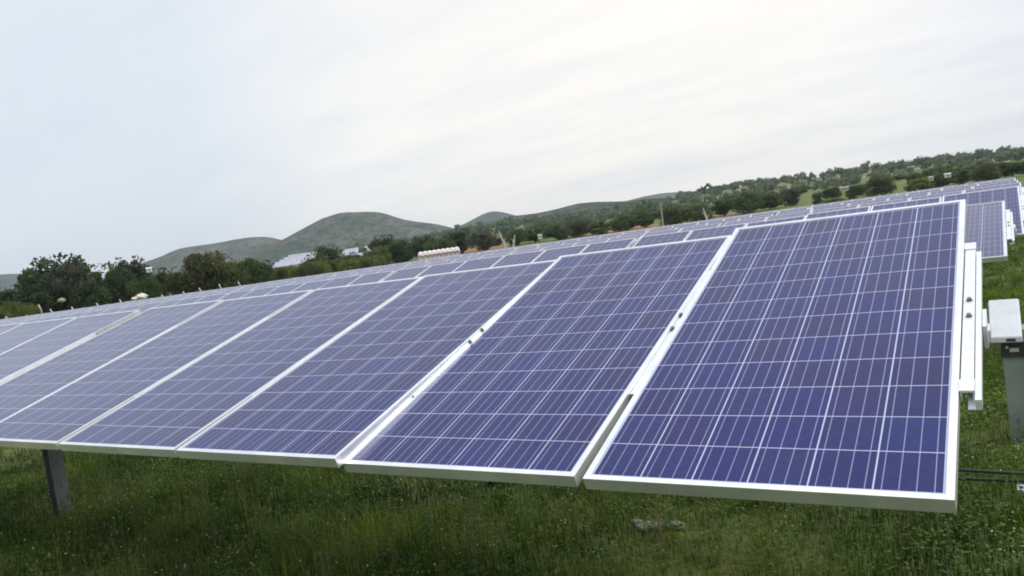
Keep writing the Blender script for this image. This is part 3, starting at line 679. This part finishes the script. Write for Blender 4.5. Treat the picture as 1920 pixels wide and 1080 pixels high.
MIDT = [
 (611, 461, 62, 165, 'dark', 2, 'dark spreading tree between the two pale distant panel fields'),
 (590, 478, 60, 150, 'olive', 1, 'olive tree low in front of the dark spreading tree'),
 (655, 484, 50, 150, 'green', 2, 'low green tree in front of the right pale distant panel field'),
 (695, 470, 48, 145, 'olive', 0, 'olive tree left of the dark round tree'),
 (717, 443, 60, 175, 'dark', 1, 'tall dark tree at the right end of the pale distant panel field'),
 (742, 452, 62, 160, 'dark', 0, 'dark round tree left of the long pink shed'),
 (712, 462, 40, 150, 'bright', 1, 'yellow green bush before the dark round tree'),
 (790, 444, 56, 175, 'dark', 0, 'dark tree behind the left end of the pink shed'),
 (820, 448, 60, 170, 'green', 2, 'green tree behind the middle of the pink shed'),
 (856, 432, 60, 175, 'dark', 1, 'tall dark tree behind the right end of the pink shed'),
 (900, 434, 56, 178, 'grey', 0, 'grey tree left of the pale leaning dead trunk'),
 (968, 430, 50, 180, 'dark', 0, 'dark tree right of the pale leaning dead trunk'),
 (1000, 426, 56, 185, 'green', 1, 'green tree behind the small white hut'),
 (1042, 420, 60, 178, 'dark', 0, 'dark bushy tree right of the small white hut'),
 (1082, 412, 66, 182, 'grey', 2, 'broad grey green tree above the reddish soil'),
 (1122, 414, 56, 178, 'dark', 1, 'dark tree above the left half of the bare red soil'),
 (1170, 404, 70, 180, 'dark', 0, 'dense dark tree above the middle of the bare red soil'),
 (1206, 398, 46, 178, 'green', 1, 'green tree left of the pale pole'),
 (1262, 386, 66, 165, 'olive', 0, 'large olive tree right of the pale pole'),
 (1300, 382, 76, 160, 'dark', 2, 'wide dark tree standing closest to the far edge of the panels'),
 (1355, 372, 60, 185, 'green', 1, 'green tree right of the pale leaning trunk on the ridge foot'),
 (1398, 360, 72, 180, 'dark', 0, 'dark tree above the strip of ochre soil'),
 (1440, 362, 60, 185, 'olive', 1, 'olive tree right of the dark tree above the ochre soil'),
 (1478, 352, 50, 190, 'grey', 0, 'grey tree over the green clearing'),
 (1532, 360, 26, 170, 'dark', 1, 'small solitary dark tree in the green clearing'),
 (1558, 352, 44, 195, 'green', 0, 'green tree beside the pale house in the clearing'),
 (1606, 346, 50, 180, 'dark', 2, 'dark tree left of the tall ridge tree'),
 (1650, 330, 64, 175, 'olive', 0, 'tall olive tree standing highest against the ridge'),
 (1722, 334, 62, 165, 'bright', 0, 'bright yellow green tree right of the tall olive tree'),
 (1765, 324, 60, 172, 'dark', 0, 'dark tree below the white house on the ridge'),
 (1802, 318, 56, 175, 'dark', 1, 'dark tree right of the white house on the ridge'),
 (1846, 308, 66, 170, 'olive', 2, 'rusty olive tree near the right edge of the picture'),
 (1896, 304, 66, 175, 'green', 0, 'green tree at the right edge of the picture'),
 (1560, 372, 50, 150, 'bright', 2, 'low bright bush at the foot of the green clearing'),
 (1130, 427, 22, 145, 'green', 1, 'small green bush alone on the bare red soil')]
for (cx, top, wd, D, kd, v, lb) in MIDT: tree(cx, top, wd*(.84 if cx > 880 else 1), D, 'mid' if kd == 'dark' and cx > 880 else kd, v, lb, GM)
# the belt of look-alike small trees that fills the gaps along the far edge of the field
BL = 'one of the small look-alike trees filling the belt between the named trees and the ridge'
BG = 'small trees filling the belt below the ridge'
def belt_line(x): return np.interp(x, [430, 560, 700, 870, 1000, 1160, 1250, 1390, 1500, 1600, 1720, 1920, 2050], [520, 506, 490, 466, 452, 430, 415, 397, 384, 368, 350, 330, 312])
kk = ['green', 'grey', 'green', 'dark', 'olive', 'green', 'grey']
LANDM = [(612, 'the dark spreading tree'), (742, 'the dark round tree near the pink shed'), (820, 'the pink shed'), (900, 'the leaning dead trunk'), (968, 'the thin dead trunk'), (1013, 'the small white hut'),
 (1082, 'the broad grey green tree'), (1122, 'the left half of the bare red soil'), (1170, 'the middle of the bare red soil'), (1238, 'the pale utility pole'), (1300, 'the wide dark tree nearest the panels'), (1355, 'the leaning trunk on the ridge foot'),
 (1398, 'the ochre soil strip'), (1478, 'the grey tree over the green clearing'), (1532, 'the solitary dark tree in the clearing'), (1583, 'the low pale house'), (1650, 'the tall olive tree'), (1722, 'the bright yellow green tree'), (1777, 'the bright white house'), (1846, 'the rusty olive tree'), (1896, 'the green tree at the right edge')]
KC = dict(dark='dark', green='mid green', grey='greyish', olive='olive'); seen_l = {}
def belt_label(x, kd, w_, hh):
    lx, ln = min(LANDM, key=lambda q_: abs(q_[0]-x)); rel = 'behind' if abs(lx-x) < 9 else ('left of' if x < lx else 'right of')
    for far_ in ('', 'farther '):
        s_ = f"{far_}{'wide' if w_ > 40 else 'narrow' if w_ < 33 else 'bushy'} {'tall' if hh > 15 else 'low'} {KC[kd]} belt tree {rel} {ln}"
        if s_ not in seen_l: seen_l[s_] = 1; return s_
    return s_
for k in range(66):
    x = 660+k*20.8+random.uniform(-8, 8); hh = random.uniform(6, 28)*(.5+.5*min(1, max(0, (x-800)/400)))
    D = random.uniform(190, 330); y_ = belt_line(x)-8-hh
    if 1500 < x < 1600 and random.random() < .7: continue
    wb = random.uniform(26, 48); tree(x, y_, wb, D, kk[k % 7].replace('dark', 'mid'), k % 3, belt_label(x, kk[k % 7], wb, hh), BG)
# low sunny scrub in front of the distant panels
for k, x in enumerate(np.linspace(478, 700, 15)):
    tree(x, belt_line(x)-random.uniform(6, 14), random.uniform(24, 40), random.uniform(128, 145), 'bright' if k % 3 else 'olive', k % 3, f'{ORD[k+1]} low scrub bush from the left in the strip under the distant panels', 'scrub bushes under the distant panels', name='shrub')
for k, x in enumerate((12, 28, 52, 66)):
    p_ = 572+2*k
    tree(x, p_-6, 26, 97, 'bright', k % 3, f'{ORD[k+1]} yellow green bush from the left picture edge under the dark trees', 'yellow bushes at the left edge', name='shrub')
# far wood on the ridge: one mass
r = np.random.default_rng(5); Vs = []; Qs = []; o_ = 0; cols = []
a_lo, a_hi = az_of(2050, 270), az_of(560, 490); cnt = 0
while cnt < 1150:
    a = r.uniform(a_lo, a_hi); d = 330+260*r.uniform(0, 1)**.8
    if r.random() > .6+.4*smooth((math.radians(45)-a)/.25): continue
    z = float(fR(a, d)); gx, gy = on_az(a, d)
    z = max(z, gzf(gx, gy)); H_ = r.uniform(1.6, 4.4)*(1 if r.random() < .93 else 1.5); W_ = H_*r.uniform(.9, 1.5)
    n = 64; dd = r.normal(size=(n, 3)); dd /= np.linalg.norm(dd, axis=1)[:, None]; P = np.array([gx, gy, z+H_*.5])+dd*np.array([W_/2, W_/2, H_*.52])*r.uniform(.5, 1.05, n)[:, None]
    s = r.normal(size=(n, 3)); s /= np.linalg.norm(s, axis=1)[:, None]; u = np.cross(s, dd); u /= np.linalg.norm(u, axis=1)[:, None]+1e-6; sz = H_*.17*r.uniform(.6, 1.3, n)[:, None]
    Vs.append(np.stack([P-s*sz, P+u*sz*.8, P+s*sz, P-u*sz*.8], 1).reshape(-1, 3)); Qs.append(np.arange(n)[:, None]*4+np.array([[0, 1, 2, 3]])+o_); o_ += 4*n; cnt += 1
wood = mesh_np('woodland', np.concatenate(Vs), np.concatenate(Qs), leaf_mat('leaf_wood', (.050, .088, .048), (.100, .145, .075), (.19, .215, .15), .06, .5))
tag(wood, 'scattered dark scrub wood covering the ridge', 'woodland', kind='stuff')

# ------------------------------------------------------------ distant panel fields on the slope
M_FARP = mat('distant_panel', (.36, .365, .43), .65, 0, noise=(.05, (.36, .365, .42), .4), spec=.2)
def far_table(p0, p1, Dd, lb, grp):
    A, B = at_h(*p0, Dd), at_h(*p1, Dd); c = (A+B)/2; v = B-A; Lm = math.hypot(v.x, v.y); rz = math.atan2(v.y, v.x)
    root = empty('distant_solar_table', tuple(c), rz); root.rotation_euler = (0, -math.atan2(v.z, Lm), rz)
    tag(root, lb, 'solar panel row', grp)
    M = Matrix.Rotation(R(12), 4, 'X'); b = MB()
    n = max(2, int(Lm/4))
    for k in range(n): b.box((-Lm/2+(k+.5)*Lm/n, 0, 0), (Lm/n-.12, 3.6, .06), M=M)
    b.build('panel_surface', M_FARP, root)
    b = MB()
    for k in range(n+1):
        b.box((-Lm/2+k*Lm/n*.98+.2, 0, -1.6), (.12, .12, 3.0))
    b.build('post', M_POST, root)
LG = 'pale solar panel rows far away on the slope'
names = ['lowest', 'second', 'third', 'fourth', 'fifth', 'sixth', 'top']
for k in range(6):
    t = k/5; far_table((500+8*k, 503-4.6*k), (592+2*k, 488-3.2*k), 300+16*k, f'{names[k]} row of the left pale distant panel field', LG)
for k in range(6):
    t = k/5; far_table((626+4*k, 486-3.4*k), (712-1*k, 473-2.6*k), 320+16*k, f'{names[k]} row of the right pale distant panel field', LG)
far_table((757, 470), (775, 467), 330, 'short lone distant panel row between the dark trees left of the pink shed', LG)

# ------------------------------------------------------------ shed, huts, cabinet, rock
def rot_from(p0, p1): return math.atan2(p1.y-p0.y, p1.x-p0.x)
# long low shed
A, B = at_h(786, 487, 138), at_h(862, 477, 138); c = (A+B)/2; Ls = (Vector((B.x, B.y, 0))-Vector((A.x, A.y, 0))).length
sh = empty('long_shed', (c.x, c.y, c.z-.15), rot_from(A, B)); tag(sh, 'long low pink and white shed with scalloped roof beyond the panels', 'shed')
M_PINK = mat('pink_wall', (.82, .66, .66), .8, noise=(1.2, (.88, .80, .78), .6)); M_CREAM = mat('cream_sheet', (.84, .76, .76), .7, noise=(1.5, (.66, .55, .54), .6))
b = MB(); b.box((0, 0, .55), (Ls, 2.6, 1.3)); b.build('wall', M_PINK, sh)
b = MB(); nb = 9
for k in range(nb):
    x0 = -Ls/2+(k+.5)*Ls/nb; pts = []
    b.tube([(x0, -1.75, .42), (x0, .9, 1.05)], Ls/nb*.66, 18)
b.build('roof', M_CREAM, sh, True)
for k in range(4):
    b = MB(); b.box((-Ls/2+(k+.6)*Ls/4.2, -1.33, .62), (.55, .06, .5)); b.build('window', M_DARK, sh)
def hut(cx, cy, wpx, hpx, D, lb, col=(.50, .49, .45), roofc=(.42, .40, .37)):
    p = at_h(cx, cy+hpx/2, D); depth = (p-CAM).dot(fw); Wm, Hm = wpx*depth/FPX, hpx*depth/FPX
    rz = math.atan2(p.y-CAM.y, p.x-CAM.x)-math.pi/2
    h = empty('house', (p.x, p.y, p.z), rz); tag(h, lb, 'house', 'small pale houses on the slopes')
    b = MB(); b.box((0, Wm*.35, Hm*.25), (Wm, Wm*.7, Hm*1.1)); b.build('wall', mat('plaster', col, .8, noise=(.8, tuple(c_*.8 for c_ in col), .5)), h)
    b = MB(); e = Wm*.56; f = Wm*.42; z0 = Hm*.80; z1 = Hm*1.05
    b.add([(-e, Wm*.35-f, z0), (e, Wm*.35-f, z0), (e, Wm*.35+f, z0), (-e, Wm*.35+f, z0), (-e, Wm*.35-.02, z1), (e, Wm*.35-.02, z1), (e, Wm*.35+.02, z1), (-e, Wm*.35+.02, z1)], [(0, 3, 2, 1), (4, 5, 6, 7), (0, 1, 5, 4), (1, 2, 6, 5), (2, 3, 7, 6), (3, 0, 4, 7)])
    b.build('roof', mat('roof_sheet', roofc, .6), h)
    b = MB(); b.box((Wm*.1, -.02, Hm*.22), (Wm*.18, .08, Hm*.5)); b.build('door', M_DARK, h)
    b = MB(); b.box((-Wm*.27, -.02, Hm*.42), (Wm*.16, .08, Hm*.22)); b.build('window', M_DARK, h)
hut(1777, 328, 11, 6, 165, 'bright white house in the trees near the right end of the ridge', (.66, .66, .65), (.62, .62, .62))
hut(1746, 334, 8, 6, 162, 'small pale house left of the bright white house on the ridge')
hut(1583, 353, 15, 5, 176, 'low pale house in the green clearing')
hut(1013, 443, 8, 7, 138, 'small white hut just behind the far edge of the field', (.72, .72, .62))
hut(280, 505, 10, 7, 103, 'tiny white hut between the left trees and the hill', (.85, .86, .86), (.8, .8, .8))
hut(1880, 306, 22, 5, 330, 'low cream house high on the ridge at the right edge', (.62, .55, .45))
# dark equipment cabinet among the far panels
p = at_h(722, 500, 98); cb = empty('equipment_cabinet', (p.x, p.y, gzf(p.x, p.y)), 1.0); tag(cb, 'dark equipment cabinet standing above the far panel rows', 'cabinet')
hc = p.z-cb.location.z
b = MB(); b.box((0, 0, hc/2+.1), (.75, .6, hc+.55)); b.build('body', M_CABLE, cb)
b = MB(); b.box((0, 0, hc+.62), (.32, .32, .5), taper=.8); b.build('vent', M_DARK, cb)
b = MB(); b.box((.39, 0, hc*.5+.2), (.02, .45, hc*.7)); b.build('door', M_PED, cb)
# cream rock and fence posts
import bmesh
def rock(cx, cy, wpx, hpx, D, lb, m):
    p = at_h(cx, cy+hpx/2, D); s = (p-CAM).dot(fw)/FPX; bm = bmesh.new(); bmesh.ops.create_icosphere(bm, subdivisions=4, radius=1)
    for v in bm.verts:
        q_ = v.co.copy(); f = 1+.14*math.sin(q_.x*3.1+1)+.1*math.sin(q_.y*5+q_.z*4)+.06*math.sin(q_.x*9+q_.z*7); v.co = Vector((q_.x*wpx*s/2, q_.y*wpx*s/2.6, q_.z*hpx*s/2))*f
    me = bpy.data.meshes.new('boulder'); bm.to_mesh(me); bm.free(); me.materials.append(m); o = bpy.data.objects.new('boulder', me); C.objects.link(o)
    o.location = (p.x, p.y, p.z+hpx*s/2); o.rotation_euler.z = YAW; tag(o, lb, 'boulder', 'cream boulders by the left fence')
M_CROCK = mat('cream_rock', (.62, .56, .42), .85, noise=(1.2, (.78, .74, .60), .6), bump=.5, bscale=4)
rock(266, 556, 24, 11, 100, 'large cream boulder by the fence', M_CROCK); rock(252, 560, 12, 6, 99, 'flat cream boulder touching the left side of the large one', M_CROCK)
rock(116, 563, 16, 8, 100, 'small cream boulder under the tallest dark tree', mat('dull_rock', (.26, .25, .16), .9, noise=(1, (.34, .32, .22), .5)))
M_CONC = mat('concrete', (.62, .64, .62), .8, noise=(5, (.5, .52, .5), .5))
fp = [(14, 588), (52, 584), (75, 566), (97, 574), (137, 570), (184, 563), (227, 556), (306, 547), (346, 541), (376, 534), (413, 527), (449, 522)]
nm = 'first second third fourth fifth sixth seventh eighth ninth tenth eleventh twelfth'.split()
for k, (x_, y_) in enumerate(fp):
    p = at_h(x_, y_+7, 96+.3*k); zb = gzf(p.x, p.y); H_ = p.z-zb
    po = empty('fence_post', (p.x, p.y, zb), YAW+R(70)); tag(po, f'{nm[k]} pale concrete fence post from the left', 'fence post', 'concrete posts of the boundary fence')
    b = MB(); b.box((0, 0, H_/2-.4), (.15, .15, H_+.2), taper=.8); b.build('shaft', M_CONC, po)
    b = MB(); b.box((0, 0, 0), (.10, .10, .4), M=Matrix.Translation((0, .13, H_-.08)) @ Matrix.Rotation(R(-24), 4, 'X')); b.build('bent_top', M_CONC, po)
# pale pole and dead trunks
p = at_h(1238, 378, 150); zb = gzf(p.x, p.y); b = MB(); b.tube([(0, 0, 0), (0, 0, p.z-zb)], [.15, .11], 8)
b.box((0, 0, (p.z-zb)-.5), (.9, .10, .10)); o = b.build('utility_pole', mat('pale_pole', (.34, .35, .28), .8)); o.location = (p.x, p.y, zb); o.rotation_euler.z = YAW
tag(o, 'pale upright pole between the trees above the red soil', 'pole')
M_DEAD = mat('dead_wood', (.52, .48, .40), .9)
def dead(cx, top, bx, D, lb):
    p = at_h(cx, top, D); q_ = at_h(bx, top+26, D); zb = gzf(q_.x, q_.y); s = (p-CAM).dot(fw)/FPX; b = MB(); dx = p.x-q_.x; dy = p.y-q_.y; H_ = p.z-zb
    b.tube([(0, 0, -.2), (dx*.3, dy*.3, H_*.4), (dx, dy, H_)], [.28, .2, .08], 8)
    b.tube([(dx*.3, dy*.3, H_*.4), (dx*.3+.5, dy*.3, H_*.62)], [.12, .05], 6); b.tube([(dx*.5, dy*.5, H_*.55), (dx*.5-.5, dy*.5, H_*.78)], [.10, .04], 6)
    o = b.build('dead_tree', M_DEAD); o.location = (q_.x, q_.y, zb); tag(o, lb, 'dead tree', 'pale dead tree trunks')
dead(935, 432, 948, 150, 'pale leaning dead trunk with brown scrub at its foot'); dead(1318, 390, 1328, 142, 'pale leaning dead trunk left of the ochre soil strip'); dead(965, 440, 962, 150, 'thin pale dead trunk right of the leaning one')

# ------------------------------------------------------------ haze
hz = MB(); hz.box((-1300, 1600, 105), (5000, 4400, 240)); m = bpy.data.materials.new('haze'); m.use_nodes = True; t = m.node_tree
t.nodes.remove(t.nodes['Principled BSDF']); pv = t.nodes.new('ShaderNodeVolumePrincipled'); pv.inputs['Color'].default_value = (.88, .95, 1.0, 1); pv.inputs['Density'].default_value = .00015; pv.inputs['Anisotropy'].default_value = .2
t.links.new(pv.outputs[0], t.nodes['Material Output'].inputs['Volume'])
o = hz.build('haze', m); tag(o, 'thin pale haze over the whole valley', 'haze', kind='stuff')
